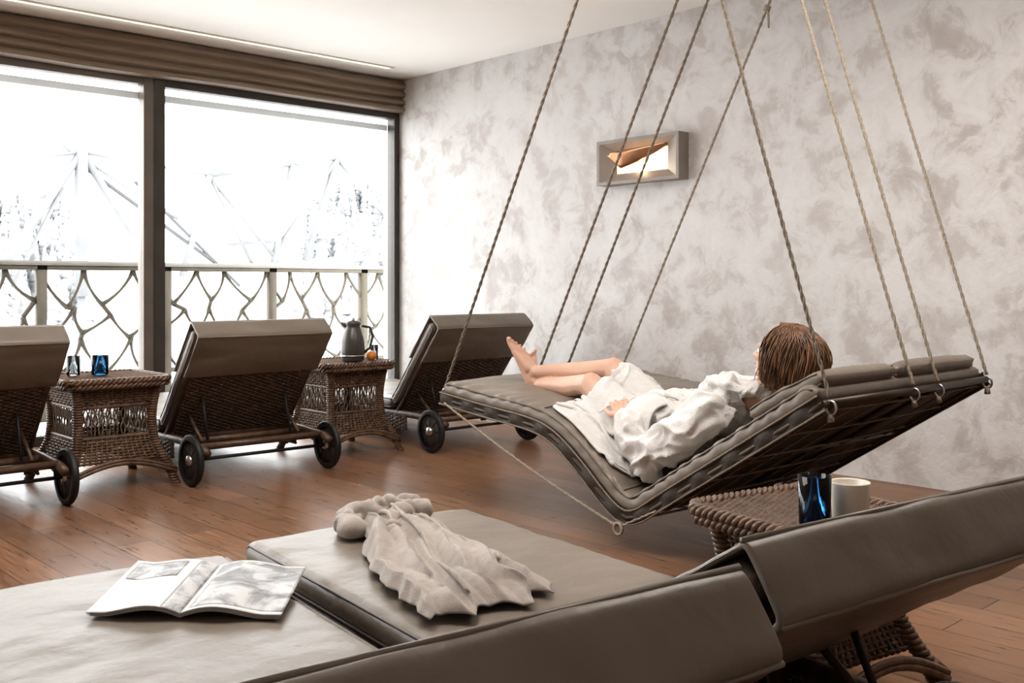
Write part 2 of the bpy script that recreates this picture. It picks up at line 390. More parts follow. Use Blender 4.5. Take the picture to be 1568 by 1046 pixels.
# ------------------------------------------------------------------ sun lounger
def lounger_parts(w,ang,L=.70,flap=.64):
    a=math.radians(ang); c,s_=math.cos(a),math.sin(a); hw=w/2
    zr=.20
    fr=MB()
    for sx in (-1,1):
        x=sx*(hw-.03)
        fr.tube([(x,-.50,zr-.03),(x,-.42,zr-.01),(x,-.2,zr),(x,.6,zr),(x,1.2,zr),(x,1.27,zr-.02),(x,1.28,zr-.06)],.022,'wicker',8)
        fr.weave(lambda u,v,x=x,sx=sx: Vector((x+sx*.012,-.1+1.36*u,.10+.10*v)),44,9,.0058,.006,'wicker')
        fr.tube([(x,1.16,zr),(x+sx*.01,1.17,.08),(x+sx*.015,1.18,0)],[.028,.026,.03],'wicker',8)
        fr.tube([(x,.02,zr),(x,.0,.09)],.02,'wicker',8)
        yb,zb=-.40*c*1.0,zr+.40*s_; xs_=sx*(hw-.14)
        fr.tube([(xs_,yb*.72,zr+.05+.38*s_*.72),(xs_,yb*.95-.02,zr+.0)],.008,'black',6)
        fr.tube([(x-sx*.07,-.28,zr),(x-sx*.07,-.1,zr+.13)],.010,'wicker',6)
    for y in (-.42,-.2,.0,.6,1.24):
        fr.tube([(-hw+.03,y,zr-.005),(hw-.03,y,zr-.005)],.018,'wicker',8)
    fr.weave(lambda u,v: Vector((-hw+.03+(w-.06)*u,1.275,.10+.10*v)),18,9,.0058,.006,'wicker')
    fr.box((-hw+.04,-.02,zr+.005),(hw-.04,1.25,zr+.018),'wicker')
    def bp(u,l,off=0): return Vector((u,-l*c-off*s_*1.0,zr+.01+l*s_-off*c)) 
    for sx in (-1,1):
        fr.tube([bp(sx*(hw-.03),0,.0),bp(sx*(hw-.03),L-.04,.0),bp(sx*(hw-.07),L,0)],.018,'wicker',8)
    fr.tube([bp(-hw+.06,L,0),bp(hw-.06,L,0)],.018,'wicker',8)
    fr.weave(lambda u,v: bp(-hw+.04+(w-.08)*u,L*v,.012),26,int(L/.0115),.0056,.0055,'wicker')
    fr.add([bp(-hw+.04,0),bp(hw-.04,0),bp(hw-.04,L),bp(-hw+.04,L)],[(0,1,2,3)],'black')
    wh=MB()
    for sx in (-1,1):
        x=sx*(hw+.012); cy=-.40; cz=.13
        wh.lathe([(.100,-.016),(.122,-.016),(.130,-.008),(.130,.008),(.122,.016),(.100,.016),(.100,-.016)],(x,cy,cz),'black',36,'x')
        wh.lathe([(.001,-.008),(.102,-.006),(.102,.006),(.001,.008)],(x,cy,cz),'darkframe',36,'x')
        wh.lathe([(.001,-.022),(.024,-.02),(.026,0),(.024,.02),(.001,.022)],(x,cy,cz),'steel',20,'x')
        for q in range(8):
            an=q*math.pi/4; wh.tube([(x,cy+.02*math.cos(an),cz+.02*math.sin(an)),(x,cy+.105*math.cos(an),cz+.105*math.sin(an))],.010,'black',5)
        wh.tube([(sx*(hw-.03),cy,zr-.01),(sx*(hw-.03),cy,cz)],.016,'black',6)
    wh.tube([(-hw-.01,-.40,.13),(hw+.01,-.40,.13)],.009,'black',8)
    cu=MB(); t=.07
    cushion(cu,[(1.30,zr+.06),(.9,zr+.06),(.4,zr+.06),(.02,zr+.06)],w,t,0,'leather',wr=.005,seed=1)
    o=.048
    cushion(cu,[(.05,zr+.075)]+[(-l*c+o*s_,zr+.02+l*s_+o*c) for l in (.05,.25,.5,L+.02)],w,t*.9,0,'leather',wr=.004,seed=5,pucker=.002,bulge=.008)
    # fold-over cover: flat front flap, boxy ledge on top, flat rear panel
    def hp(l,q): return (-l*c+q*s_,zr+.02+l*s_+q*c)
    q1=o+.040; q2=-.024; le=L+.045
    pr=[hp(L*.55,q1),hp(L*.75,q1),hp(L*.95,q1),hp(le-.012,q1-.001),hp(le-.004,q1-.003),hp(le,q1-.010),hp(le+.001,q1-.04),hp(le+.001,q2+.03),hp(le,q2+.008),hp(le-.004,q2+.002),hp(le-.012,q2-.003),hp(L-.01,q2-.005)]
    l_=L*.88
    while l_>L*flap+.03: pr.append(hp(l_,q2-.006)); l_-=L*.12
    pr.append(hp(L*flap,q2+.002))
    cushion(cu,pr,w+.010,.012,0,'leather',bulge=.001,wr=.006,pipe=False,step=.006,cc=1,seed=2)
    for q,l in ((q1+.003,le-.004),(q2-.006,le-.004)):
        p_=hp(l,q); cu.tube([(-hw-.004,p_[0],p_[1]),(0,p_[0],p_[1]),(hw+.004,p_[0],p_[1])],.005,'leather',6)
        p_=hp(l-.014,q+(.002 if q<0 else -.002)); cu.tube([(-hw-.003,p_[0],p_[1]),(hw+.003,p_[0],p_[1])],.003,'piping',5)
    return fr,wh,cu
def make_lounger(loc,rz,parts):
    e=empty('sun_lounger',loc,rz)
    for o in parts: dup(o,e)
    return e
def build_set(w,ang,L,loc,rz,flap=.64):
    fr,wh,cu=lounger_parts(w,ang,L,flap); e=empty('sun_lounger',loc,rz)
    return e,[fr.build('wicker_frame',e),wh.build('wheels',e),cu.build('cushion',e)]
e1,p1=build_set(.76,51,.665,(2.69,5.2,0),math.radians(-2))
make_lounger((1.28,5.2,0),0,p1); make_lounger((4.21,5.18,0),math.radians(-2),p1)
RZ=math.radians(-7)
e2,p2=build_set(.68,33.9,.61,(.785,1.255,0),RZ,.12)
e3,p3=build_set(.74,33.3,.635,(1.585,1.246,0),RZ,.12)

# ------------------------------------------------------------------ wicker side table
def table_mesh(w,hh,topmat='wicker2'):
    m=MB(); hw=w/2
    for z,off,r in ((hh-.012,.0,.015),(hh-.035,-.006,.014)):
        q=hw+off; k=.05
        cs=[(-q,-q),(q,-q),(q,q),(-q,q)]
        pts=[]
        for i in range(4):
            a=cs[i];b_=cs[(i+1)%4]
            for j in range(24):
                f=j/24; pts.append(Vector((a[0]*(1-f)+b_[0]*f,a[1]*(1-f)+b_[1]*f,z)))
        for p in pts:
            l=max(abs(p.x),abs(p.y)); mn=min(abs(p.x),abs(p.y)); 
            if mn>q-k: sc=1-.18*((mn-(q-k))/k)**2*k/q*3; p.x*=sc;p.y*=sc
        for ph in (0,2.09,4.18):
            pp=[]
            for rr_ in range(len(pts)*2):
                i=rr_//2; p0=pts[i]; p1=pts[(i+1)%len(pts)]; p=p0.lerp(p1,.5*(rr_%2))
                t=(p1-p0).normalized(); n=Vector((t.y,-t.x,0)); a=rr_*.9+ph
                pp.append(p+n*math.cos(a)*.010+Vector((0,0,1))*math.sin(a)*.010)
            m.tube(pp,.0085,'wicker2',6,closed=True)
    m.weave(lambda u,v: Vector((-hw+.01+(w-.02)*u,-hw+.01+(w-.02)*v,hh-.014)),22,42,.0065,.004,topmat)
    m.box((-hw+.02,-hw+.02,hh-.03),(hw-.02,hw-.02,hh-.022),'wicker')
    prof=lambda z: hw-.045 - .03*math.sin(math.pi*min(1,max(0,(hh-z)/(hh*.8)))) + .06*max(0,(.22-z)/.22)**1.3
    def side(k,z0,z1,u,v):
        z=z0+(z1-z0)*v; q=prof(z); t=-q+2*q*u
        return [Vector((t,-q,z)),Vector((q,t,z)),Vector((-t,q,z)),Vector((-q,-t,z))][k]
    zu=hh*.74; zl=hh*.46
    for k in range(4):
        m.weave(lambda u,v,k=k: side(k,zu,hh-.04,u,v),16,int((hh-.04-zu)/.0125),.0062,.0055,'wicker2')
        m.weave(lambda u,v,k=k: side(k,.13,zl,u,v),16,int((zl-.13)/.0125),.0062,.0055,'wicker2')
        for i in range(11):
            for ph in (0,1):
                pts=[]
                for j in range(9):
                    v=j/8; u=(i/10)+(.030*math.sin(math.pi*2*v+ph*math.pi))
                    pts.append(side(k,zl,zu,min(max(u,0),1),v))
                m.tube(pts,.004,'wicker2',5)
        m.tube([side(k,zl,zl,i/8,0) for i in range(9)],.010,'wicker2',6)
        m.tube([side(k,zu,zu,i/8,0) for i in range(9)],.009,'wicker2',6)
        m.tube([side(k,.0,.0,i/12,0)*1.0+Vector((0,0,.06+.07*math.sin(math.pi*i/12))) for i in range(13)],.011,'wicker2',6)
        m.tube([side(k,.0,.0,i/12,0)*1.0+Vector((0,0,.075+.07*math.sin(math.pi*i/12))) for i in range(13)],.009,'wicker2',6)
        for j in range(int((hh-.04)/.013)):
            z=.005+j*.013; q=prof(z); c=[(-q,-q),(q,-q),(q,q),(-q,q)][k]
            m.tube([Vector((c[0]+.019*math.cos(a*math.pi/5),c[1]+.019*math.sin(a*math.pi/5),z)) for a in range(10)],.0075,'wicker2',5,closed=True)
        m.tube([Vector(([-prof(z),prof(z),prof(z),-prof(z)][k],[-prof(z),-prof(z),prof(z),prof(z)][k],z)) for z in (0,.1,.2,.35,hh-.04)],.018,'wicker',8)
    q=prof(.2); m.box((-q+.01,-q+.01,.2),(q-.01,q-.01,.212),'wicker')
    return m
def table(loc,rz,w=.52,hh=.55,tm='wicker2'):
    o=table_mesh(w,hh,tm).build('wicker_side_table'); o.location=loc; o.rotation_euler=(0,0,rz); return o
table((2.0,5.24,0),0); table((3.46,5.26,0),0,.50)
table((2.25,1.33,0),math.radians(-10),.43,.46,'wicker')

# ------------------------------------------------------------------ small objects
def glass(name,loc,r,hh,k,water=True):
    m=MB(); m.lathe([(.001,0),(r*.88,0),(r*.93,.006),(r,hh),(r-.003,hh),(r*.9-.003,.014),(.001,.014)],loc,k,28)
    if water: m.lathe([(.001,.015),(r*.9-.004,.015),(r*.94-.004,hh*.6),(.001,hh*.6)],loc,k,28)
    return m.build(name)
glass('blue_glass',(2.10,1.225,.457),.038,.115,'bglass')
glass('blue_glass',(2.0,5.26,.551),.045,.10,'bglass')
glass('water_glass',(1.88,5.30,.551),.034,.10,'cglass',False)
glass('water_glass',(3.66,5.18,.551),.028,.09,'cglass',False)
m=MB(); m.lathe([(.001,0),(.036,0),(.040,.006),(.046,.092),(.045,.095),(.041,.092),(.036,.075),(.001,.075)],(2.19,1.185,.457),'cup',32); m.build('ceramic_cup')
m=MB(); c=(3.47,5.13,.552)
m.lathe([(.001,0),(.060,0),(.066,.01),(.072,.06),(.070,.12),(.058,.17),(.046,.20),(.042,.215),(.048,.225),(.046,.235),(.030,.245),(.001,.25)],c,'jug',32)
m.tube([(c[0]+.045,c[1]-.03,c[2]+.215),(c[0]+.085,c[1]-.055,c[2]+.205),(c[0]+.10,c[1]-.065,c[2]+.15),(c[0]+.085,c[1]-.055,c[2]+.08),(c[0]+.055,c[1]-.036,c[2]+.05)],[.009,.010,.009,.009,.008],'jug',8)
m.tube([(c[0]-.03,c[1]+.02,c[2]+.215),(c[0]-.06,c[1]+.04,c[2]+.232)],[.016,.008],'jug',8)
m.tube([(c[0],c[1],c[2]+.245),(c[0],c[1],c[2]+.262)],.010,'steel',8)
m.lathe([(.071,.03),(.0735,.032),(.0735,.037),(.071,.039)],c,'steel',32)
m.build('thermos_jug')
m=MB(); m.lathe([(.001,0)]+[(.032*math.sin(math.pi*i/12),.031-.031*math.cos(math.pi*i/12)) for i in range(1,12)]+[(.001,.060)],(3.585,5.10,.551),'orange',20); m.build('orange_fruit')

# magazine: curved pages, printed picture areas with paper margins
E=empty('magazine')
sp0=np.array([.934,2.022]); sp1=np.array([1.165,2.30]); lv=(np.array([.7935,2.17])-sp0); rv=(np.array([1.085,1.868])-sp0)
zc=.314
m=MB()
for side,vec in enumerate((lv,rv)):
    for layer in range(4):
        NA,NB=30,36; P=np.zeros((NA+1,NB+1,3))
        for i in range(NA+1):
            a=i/NA
            for j in range(NB+1):
                b_=j/NB; xy=sp0+(sp1-sp0)*b_+vec*a*(1-.01*layer)
                z=zc+.002+.020*math.sin(math.pi*min(a*1.25,1))**1*(1-a)**.7+ (.006-.0015*layer) + (.012*a*a*(b_-.2) if layer==0 and side==0 else 0)
                P[i,j]=(xy[0],xy[1],z-.0012*layer)
        if layer: m.grid(P,'paper'); continue
        vs=[tuple(x) for x in P.reshape(-1,3)]; fp=[];fq=[]
        for i in range(NA):
            for j in range(NB):
                f=(i*(NB+1)+j,i*(NB+1)+j+1,(i+1)*(NB+1)+j+1,(i+1)*(NB+1)+j); a=i/NA; b_=j/NB
                if side==1: pic=.04<a<.97 and .04<b_<.96
                else: pic=(.0<=a<.18) or (.30<a<.92 and .60<b_<.92)
                (fp if pic else fq).append(f)
        m.add(vs,fp,'page'); m.add(vs,fq,'paper')
m.build('open_pages',E,solid=.0008)

# ------------------------------------------------------------------ hanging daybed
SW0,SW1=2.93,4.21; SCX=(SW0+SW1)/2; SWW=SW1-SW0
FP=[(3.62,.49),(3.3,.455),(3.0,.43),(2.88,.39),(2.74,.29),(2.62,.185),(2.53,.125),(2.45,.13),(2.35,.20),(2.1,.36),(1.68,.63)]
E=empty('hanging_daybed')
Pf,Lf=resample(FP,.02); Tf,Nf=frames(Pf)
cen=[tuple(Pf[i]+Nf[i]*.047) for i in range(0,len(Pf),4)]+[tuple(Pf[-1]+Nf[-1]*.047)]
cu=MB(); cushion(cu,cen,SWW,.068,SCX,'leather',bulge=.014,pucker=.005,wr=.006,seed=3,step=.012)
for fr_ in (.30,.52):
    i=int(fr_*len(Pf)); p=Pf[i]+Nf[i]*.087
    cu.tube([(SW0+.02+ (SWW-.04)*j/12,p[0],p[1]+.010*math.sin(math.pi*j/12)**.5) for j in range(13)],.004,'piping',5)
cu.build('mattress',E)
Ptop=Pf+Nf*.088; o_=np.argsort(Ptop[:,0]); TY=Ptop[o_,0]; TZ=Ptop[o_,1]
fr=MB()
for x in (SW0+.01,SW1-.01):
    fr.tube([(x,p[0],p[1]) for p in Pf[::3]]+[(x,Pf[-1][0],Pf[-1][1])],.014,'bronze',8)
for x in (3.54,3.74): fr.tube([(x,p[0],p[1]-.008) for p in Pf[::3]]+[(x,Pf[-1][0],Pf[-1][1])],.009,'bronze',8)
for i in (0,int(len(Pf)*.32),int(len(Pf)*.53),int(len(Pf)*.78),len(Pf)-1):
    fr.tube([(SW0+.01,Pf[i][0],Pf[i][1]),(SW1-.01,Pf[i][0],Pf[i][1])],.014,'bronze',8)
P=[[(SW0+.01+(SWW-.02)*j/10,Pf[i][0],Pf[i][1]+.002) for j in range(11)] for i in range(len(Pf))]
fr.grid(P,'mesh')
for x,sx in ((SW0,-1),(SW1,1)):
    P=[[(x+sx*(.004+.010*math.sin(Lf[i]*40)*k_*(1-k_)*4),Pf[i][0]+Nf[i][0]*(-.022+.055*k_),Pf[i][1]+Nf[i][1]*(-.022+.055*k_)) for k_ in (0,.25,.5,.75,1)] for i in range(len(Pf))]
    fr.grid(P,'mesh')
    for q_ in (-.022,.030):
        fr.tube([(x+sx*.008,Pf[i][0]+Nf[i][0]*q_,Pf[i][1]+Nf[i][1]*q_) for i in range(0,len(Pf),2)],.004,'rope_dk',5)
for i in range(int(len(Pf)*.56),len(Pf)-2,9):
    fr.tube([(SW0+.01+(SWW-.02)*j/8,Pf[i][0]-Nf[i][0]*.006*1,Pf[i][1]-Nf[i][1]*(.006+.01*math.sin(math.pi*j/8))) for j in range(9)],.005,'rope_dk',5)
for k_ in range(7):
    x=SW0+.12+k_*.17; i0=int(len(Pf)*.55); fr.tube([(x+.03*math.sin(i*.1+k_),Pf[i][0]-Nf[i][0]*.010,Pf[i][1]-Nf[i][1]*.010) for i in range(i0,len(Pf)-1,4)],.0035,'rope_dk',5)
fr.build('frame_and_sling',E)
pl=MB()
for cx,w in ((3.22,.50),(3.82,.66)):
    cushion(pl,[(1.99,.555),(1.88,.625),(1.78,.675),(1.70,.715)],w,.05,cx,'leather',bulge=.010,pucker=.003,wr=.006,seed=cx)
pl.build('head_pillows',E)
rp=MB()
def rope(a,b_,r=.0072,k='rope',sag=0,knot=None):
    a=Vector(a);b_=Vector(b_); n=int((b_-a).length/.010); t=(b_-a).normalized(); u=t.orthogonal().normalized(); w=t.cross(u)
    for ph in (0,math.pi):
        pts=[]
        for i in range(n+1):
            f=i/n; p=a.lerp(b_,f)-Vector((0,0,sag*4*f*(1-f))); an=i*.85+ph
            pts.append(p+u*math.cos(an)*r*.40+w*math.sin(an)*r*.40)
        rp.tube(pts,r*.68,k,5)
    if knot:
        p=a.lerp(b_,knot)
        for q in range(3):
            rp.tube([p+t*(.010*(q-1))+(u*math.cos(x)+w*math.sin(x))*.011 for x in [2*math.pi*j/10 for j in range(10)]],.007,k,6,closed=True)
        rp.tube([p,p+u*.03-Vector((0,0,.03)),p+u*.035-Vector((0,0,.09))],[.007,.006,.005],k,5)
ROX=(2.955,3.54,3.74,4.185)
foot=Pf[0]; head=Pf[-1]
for i,x in enumerate(ROX):  # darker rope material paints the backlit shade onto some of these ropes
    rope((x+.02,2.53,CZ),(x,foot[0],foot[1]+.045),k='rope_dk' if i<3 else 'rope',knot=(.19,.13,.12,.16)[i])
    rope((x+.02,2.30,CZ),(x,head[0]-.01,head[1]+.02),k='rope_dk' if i==0 else 'rope')
    for (yy,zz) in ((foot[0]+.005,foot[1]+.02),(head[0]-.012,head[1]-.012)):
        rp.tube([Vector((x,yy+.0,zz))+Vector((.003,math.cos(a)*.018,math.sin(a)*.022)) for a in [2*math.pi*j/14 for j in range(14)]],.0045,'steel',6,closed=True)
        rp.tube([(x,yy,zz-.02),(x+.004,yy,zz-.045)],[.009,.012],'rope',6)
    rp.lathe([(.001,0),(.03,0),(.03,-.008),(.012,-.015),(.001,-.016)],(x+.02,2.53,CZ),'steel',16)
    rp.lathe([(.001,0),(.03,0),(.03,-.008),(.012,-.015),(.001,-.016)],(x+.02,2.30,CZ),'steel',16)
rope((2.92,3.58,.475),(2.92,2.53,.09),.006,sag=.02)
rope((2.92,2.53,.09),(2.92,2.35,.18),.005)
rp.tube([Vector((2.915,2.53,.085))+Vector((0,math.cos(a)*.02,math.sin(a)*.022)) for a in [2*math.pi*j/14 for j in range(14)]],.006,'rope',6,closed=True)
rp.build('ropes',E)

# ------------------------------------------------------------------ blobs (human)
_ico={}
def ico(sub):
    if sub not in _ico:
        bm=bmesh.new(); bmesh.ops.create_icosphere(bm,subdivisions=sub,radius=1)
        _ico[sub]=(np.array([v.co[:] for v in bm.verts]),[tuple(v.index for v in f.verts) for f in bm.faces]); bm.free()
    return _ico[sub]
class Blob:
    def __init__(s): s.V=[];s.F=[];s.n=0
    def _add(s,v,f): s.V.append(v); s.F+= [tuple(a+s.n for a in x) for x in f]; s.n+=len(v)
    def ell(s,c,r,R=None,sub=3):
        v,f=ico(sub); v=v*np.array(r)
        if R is not None: v=v@np.array(R.to_3x3()).T
        s._add(v+np.array(c),f)
    def cap(s,a,b_,r1,r2):
        a=np.array(a,float);b_=np.array(b_,float); L=np.linalg.norm(b_-a); n=max(2,int(L/(min(r1,r2)*.35))+1)
        v,f=ico(2)
        for i in range(n+1):
            t=i/n; s._add(v*(r1+(r2-r1)*t)+a+(b_-a)*t,f)
    def chain(s,pts,rs):
        for i in range(len(pts)-1): s.cap(pts[i],pts[i+1],rs[i],rs[i+1])
    def build(s,name,vox,k,parent=None,smooth=6,fold=None,factor=.5):
        me=bpy.data.meshes.new(name+'_t'); me.from_pydata([tuple(x) for x in np.concatenate(s.V)],[],s.F); me.update()
        o=bpy.data.objects.new(name+'_t',me); COL.objects.link(o)
        md=o.modifiers.new('r','REMESH'); md.mode='VOXEL'; md.voxel_size=vox; md.use_smooth_shade=True
        md=o.modifiers.new('s','SMOOTH'); md.iterations=smooth; md.factor=factor
        dg=bpy.context.evaluated_depsgraph_get(); ev=o.evaluated_get(dg); nm=bpy.data.meshes.new_from_object(ev)
        bpy.data.objects.remove(o)
        if fold:
            cs=[v.co.copy() for v in nm.vertices]; ns=[v.normal.copy() for v in nm.vertices]
            for v,c_,n_ in zip(nm.vertices,cs,ns): v.co=c_+n_*float(fold(c_))
        nm.materials.clear(); nm.materials.append(M[k]); nm.name=name
        nm.polygons.foreach_set('use_smooth',[True]*len(nm.polygons)); nm.update()
        ob=bpy.data.objects.new(name,nm); COL.objects.link(ob)
        if parent: ob.parent=parent
        return ob
WOM=empty('woman')
bd=Blob()
V=Vector
HIPL=V((3.22,2.64,.375));HIPR=V((3.40,2.64,.375)); KL=V((3.20,2.93,.585));KR=V((3.37,2.95,.640)); AL=V((3.28,3.33,.550)); AR=V((3.27,3.35,.610))
for h_,k_,a_ in ((HIPL,KL,AL),(HIPR,KR,AR)):
    bd.chain([h_,h_.lerp(k_,.5),k_],[.085,.075,.055])
    bd.chain([k_,k_.lerp(a_,.15),k_.lerp(a_,.35)-V((0,0,.008)),k_.lerp(a_,.7),a_],[.052,.047,.050,.036,.030])
def foot_(a_,toe,sidev,bl):
    toe=toe.normalized(); heel=a_+V((0,.02,-.012))-toe*.03
    shin=V((0,.2,-.02)).normalized()
    bl.chain([a_,heel+shin*.015],[.031,.030])
    bl.cap(heel,heel+shin*.012,.028,.026)
    ball=a_+toe*.125+shin*.045
    for i in range(5):
        o=(i-2)*.0155; l=(1.0,.98,.94,.88,.80)[i]
        b_=heel.lerp(ball,l)+sidev*o
        bl.chain([a_+toe*.02+sidev*o*.4+shin*.012,b_-toe*.02+sidev*0],[.026,.014])
        bl.chain([heel+sidev*o*.6+shin*.012,b_],[.02,.013])
        tl=(.042,.034,.03,.026,.022)[i]; rr=(.0125,.0088,.008,.0078,.0078)[i]
        t0=b_+toe*.004+sidev*o*.10; t1=t0+toe*tl*.55+shin*.003; t2=t0+toe*tl-shin*.004
        bl.chain([t0,t1,t2],[rr,rr*.9,rr])
foot_(AL,V((.16,.30,.92)),V((-1,0,.15)).normalized()*1.0,bd)
foot_(AR,V((-.18,.36,.90)),V((1,0,0)),bd)
bd.build('legs_and_feet',.0045,'skin',WOM,smooth=4)
SL=V((3.135,2.255,.545));SR=V((3.47,2.255,.55)); EL=V((3.065,2.50,.335)); ER=V((3.56,2.49,.42)); WL=V((3.10,2.655,.480)); WR=V((3.40,2.60,.52))
bh=Blob()
def hand_(w,d,side,up,bl,curl=.5):
    d=d.normalized(); side=(side-d*side.dot(d)).normalized(); n=d.cross(side).normalized()
    if n.dot(up)<0: n=-n
    lens=[.036,.040,.037,.029]
    for i in range(4):
        o=(i-1.5)*.0195; kn=w+d*(.082-.004*abs(i-1))+side*o
        bl.chain([w+side*o*.45,kn],[.015,.0115])
        p=kn; ang=.15
        for q in range(3):
            ang+=curl*(.5,.75,.5)[q]; L_=lens[i]*(1,.68,.5)[q]
            dd=d*math.cos(ang)-n*math.sin(ang)+side*(i-1.5)*.05
            p2=p+dd*L_; bl.cap(p,p2,.0092-.0008*q,.0086-.0008*q); p=p2
    t0=w+d*.02-side*.022; t1=t0+(d*.65-side*.75-n*.1).normalized()*.035; t2=t1+(d*.9-side*.3-n*.25).normalized()*.030; t3=t2+(d*.95-n*.3).normalized()*.024
    bl.chain([t0,t1,t2,t3],[.015,.0125,.010,.0088])
bh.chain([EL,EL.lerp(WL,.6),WL],[.036,.03,.022]); bh.chain([ER,ER.lerp(WR,.6),WR],[.036,.03,.022])
hand_(WL,V((.36,.60,.50)),V((.75,-.30,.45)),V((-.6,-.30,.9)),bh,.45)
hand_(WR,V((-.45,.8,.05)),V((-.85,-.45,0)),V((0,-.2,1)),bh,.45)
bh.build('arms_and_hands',.0032,'skin',WOM,smooth=3)
HC=V((3.325,2.085,.745)); Fd=V((-.02,.93,.24)).normalized(); Rt=Fd.cross(V((0,0,1))).normalized(); Up=Rt.cross(Fd).normalized()
Rm=Matrix((Rt,Fd,Up)).transposed()
def hl(r,f,u): return HC+Rt*r+Fd*f+Up*u
hd=Blob()
hd.ell(hl(0,-.012,.022),(.073,.090,.082),Rm); hd.ell(hl(0,.022,-.03),(.058,.062,.072),Rm); hd.ell(hl(0,.045,-.078),(.030,.030,.022),Rm)
hd.cap(hl(-.045,.0,-.055),hl(-.012,.062,-.082),.022,.018); hd.cap(hl(.045,.0,-.055),hl(.012,.062,-.082),.022,.018)
hd.cap(hl(0,.078,.012),hl(0,.100,-.022),.008,.011); hd.ell(hl(-.010,.092,-.026),(.008,.009,.007),Rm); hd.ell(hl(.010,.092,-.026),(.008,.009,.007),Rm)
hd.cap(hl(-.032,.070,.022),hl(.032,.070,.022),.012,.012); hd.ell(hl(-.034,.060,-.022),(.018,.018,.018),Rm); hd.ell(hl(.034,.060,-.022),(.018,.018,.018),Rm)
hd.cap(hl(-.016,.079,-.050),hl(.016,.079,-.050),.006,.006); hd.cap(hl(-.013,.078,-.059),hl(.013,.078,-.059),.007,.007)
for sx in (-1,1): hd.ell(hl(sx*.074,-.008,-.005),(.008,.018,.030),Rm)
hd.chain([hl(0,-.02,-.04),hl(0,-.030,-.10),V((3.31,2.19,.59))],[.052,.050,.062])
hd.build('head_and_neck',.004,'skin',WOM,smooth=3)
ey=MB()
for sx in (-1,1):
    c=hl(sx*.031,.066,.002); v,f=ico(2)
    ey.add([tuple(x*.0125+np.array(c)) for x in v],f,'eye'); c2=c+Fd*.0085; ey.add([tuple(x*.0055+np.array(c2)) for x in v],f,'iris')
ey.tube([hl(-.018,.084,-.054),hl(0,.088,-.053),hl(.018,.084,-.054)],.0035,'lip',6)
ey.build('eyes_and_lips',WOM)
hb=Blob()
hb.ell(hl(0,-.030,.030),(.088,.098,.090),Rm); hb.ell(hl(0,-.055,-.025),(.092,.085,.085),Rm)
hb.ell(hl(-.068,-.03,-.050),(.026,.050,.070),Rm); hb.ell(hl(.068,-.03,-.050),(.026,.050,.070),Rm)
hb.ell(hl(0,-.10,-.060),(.082,.068,.052),Rm)
def hfold(c):
    q=c-HC; a=math.atan2(q.dot(Rt),-q.dot(Fd)); return .004*math.sin(a*34+3*noise.noise(c*20))+.006*noise.noise(c*26)
hb.build('hair',.005,'hair',WOM,smooth=5,fold=hfold)
hs=MB()
for i in range(850):
    a=random.uniform(-2.15,2.15)
    cr=hl(random.uniform(-.02,.02),random.uniform(-.01,.045),.118+random.uniform(-.004,.003))
    ln=random.uniform(.82,1.18); pts=[]; rr=[]
    wob=random.uniform(0,6); out=random.uniform(.98,1.18)
    for j in range(10):
        t=j/9*ln
        th=t*2.15; rad=math.sin(min(th,1.6))*(1-.06*max(0,th-1.5)); zz=math.cos(th)
        x=math.sin(a)*rad*.095*out; y=-math.cos(a)*rad*(.140 if abs(a)<1.57 else .085)*out-.028; z=.020+zz*.098*out -(.02 if zz<0 else 0)*(-zz)*2
        x+=.009*math.sin(wob+t*6); y+=.009*math.cos(wob*2+t*5)
        p=hl(x,y,z)
        if j==0: p=cr.lerp(p,.3)
        pts.append(p); rr.append(.0026*(1-.6*(j/9)**3))
    hs.tube(pts,rr,'hair',4)
hs.build('hair_strands',WOM)

rb=Blob()
def RX(a): return Matrix.Rotation(a,3,'X')
rb.ell((3.31,2.62,.385),(.185,.15,.115),RX(-.3)); rb.ell((3.31,2.50,.435),(.155,.12,.12)); rb.ell((3.305,2.36,.515),(.172,.13,.110),RX(-.7)); rb.ell((3.305,2.27,.555),(.172,.085,.072),RX(-.7))
rb.ell((3.30,2.57,.470),(.165,.13,.095))
rb.chain([SL,SL.lerp(EL,.5)+V((-.01,0,0)),EL],[.078,.080,.078]); rb.chain([EL,EL.lerp(WL,.5),EL.lerp(WL,.76)],[.080,.070,.070])
rb.chain([SR,SR.lerp(ER,.5),ER],[.074,.074,.070]); rb.chain([ER,ER.lerp(WR,.5),ER.lerp(WR,.82)],[.072,.066,.07])
for h_,k_ in ((HIPL,KL),(HIPR,KR)): rb.chain([h_,h_.lerp(k_,.5),h_.lerp(k_,.80)],[.110,.098,.078])
rb.chain([V((3.24,2.14,.61)),V((3.21,2.22,.640)),V((3.25,2.32,.640)),V((3.31,2.44,.575)),V((3.33,2.52,.555))],[.03,.032,.03,.028,.022])
rb.chain([V((3.24,2.14,.61)),V((3.32,2.11,.62)),V((3.39,2.14,.61)),V((3.41,2.22,.640)),V((3.38,2.32,.640)),V((3.32,2.44,.575))],[.03,.03,.03,.032,.03,.028])
def rfold(c):
    w=V((noise.noise(c*5),noise.noise(c*5+V((9,0,0))),noise.noise(c*5+V((0,9,0)))))*.12
    q=c+w; a=max(0,1-abs(noise.noise(V((q.x*9,q.y*6,q.z*12)))*2)); b_=1-abs(noise.noise(V((q.x*20+5,q.y*14,q.z*22)))*2)
    return .028*(a**1.6-.5)+.009*(b_-.5)
rb.build('bathrobe_torso_and_sleeves',.006,'terry',WOM,smooth=7,fold=rfold)

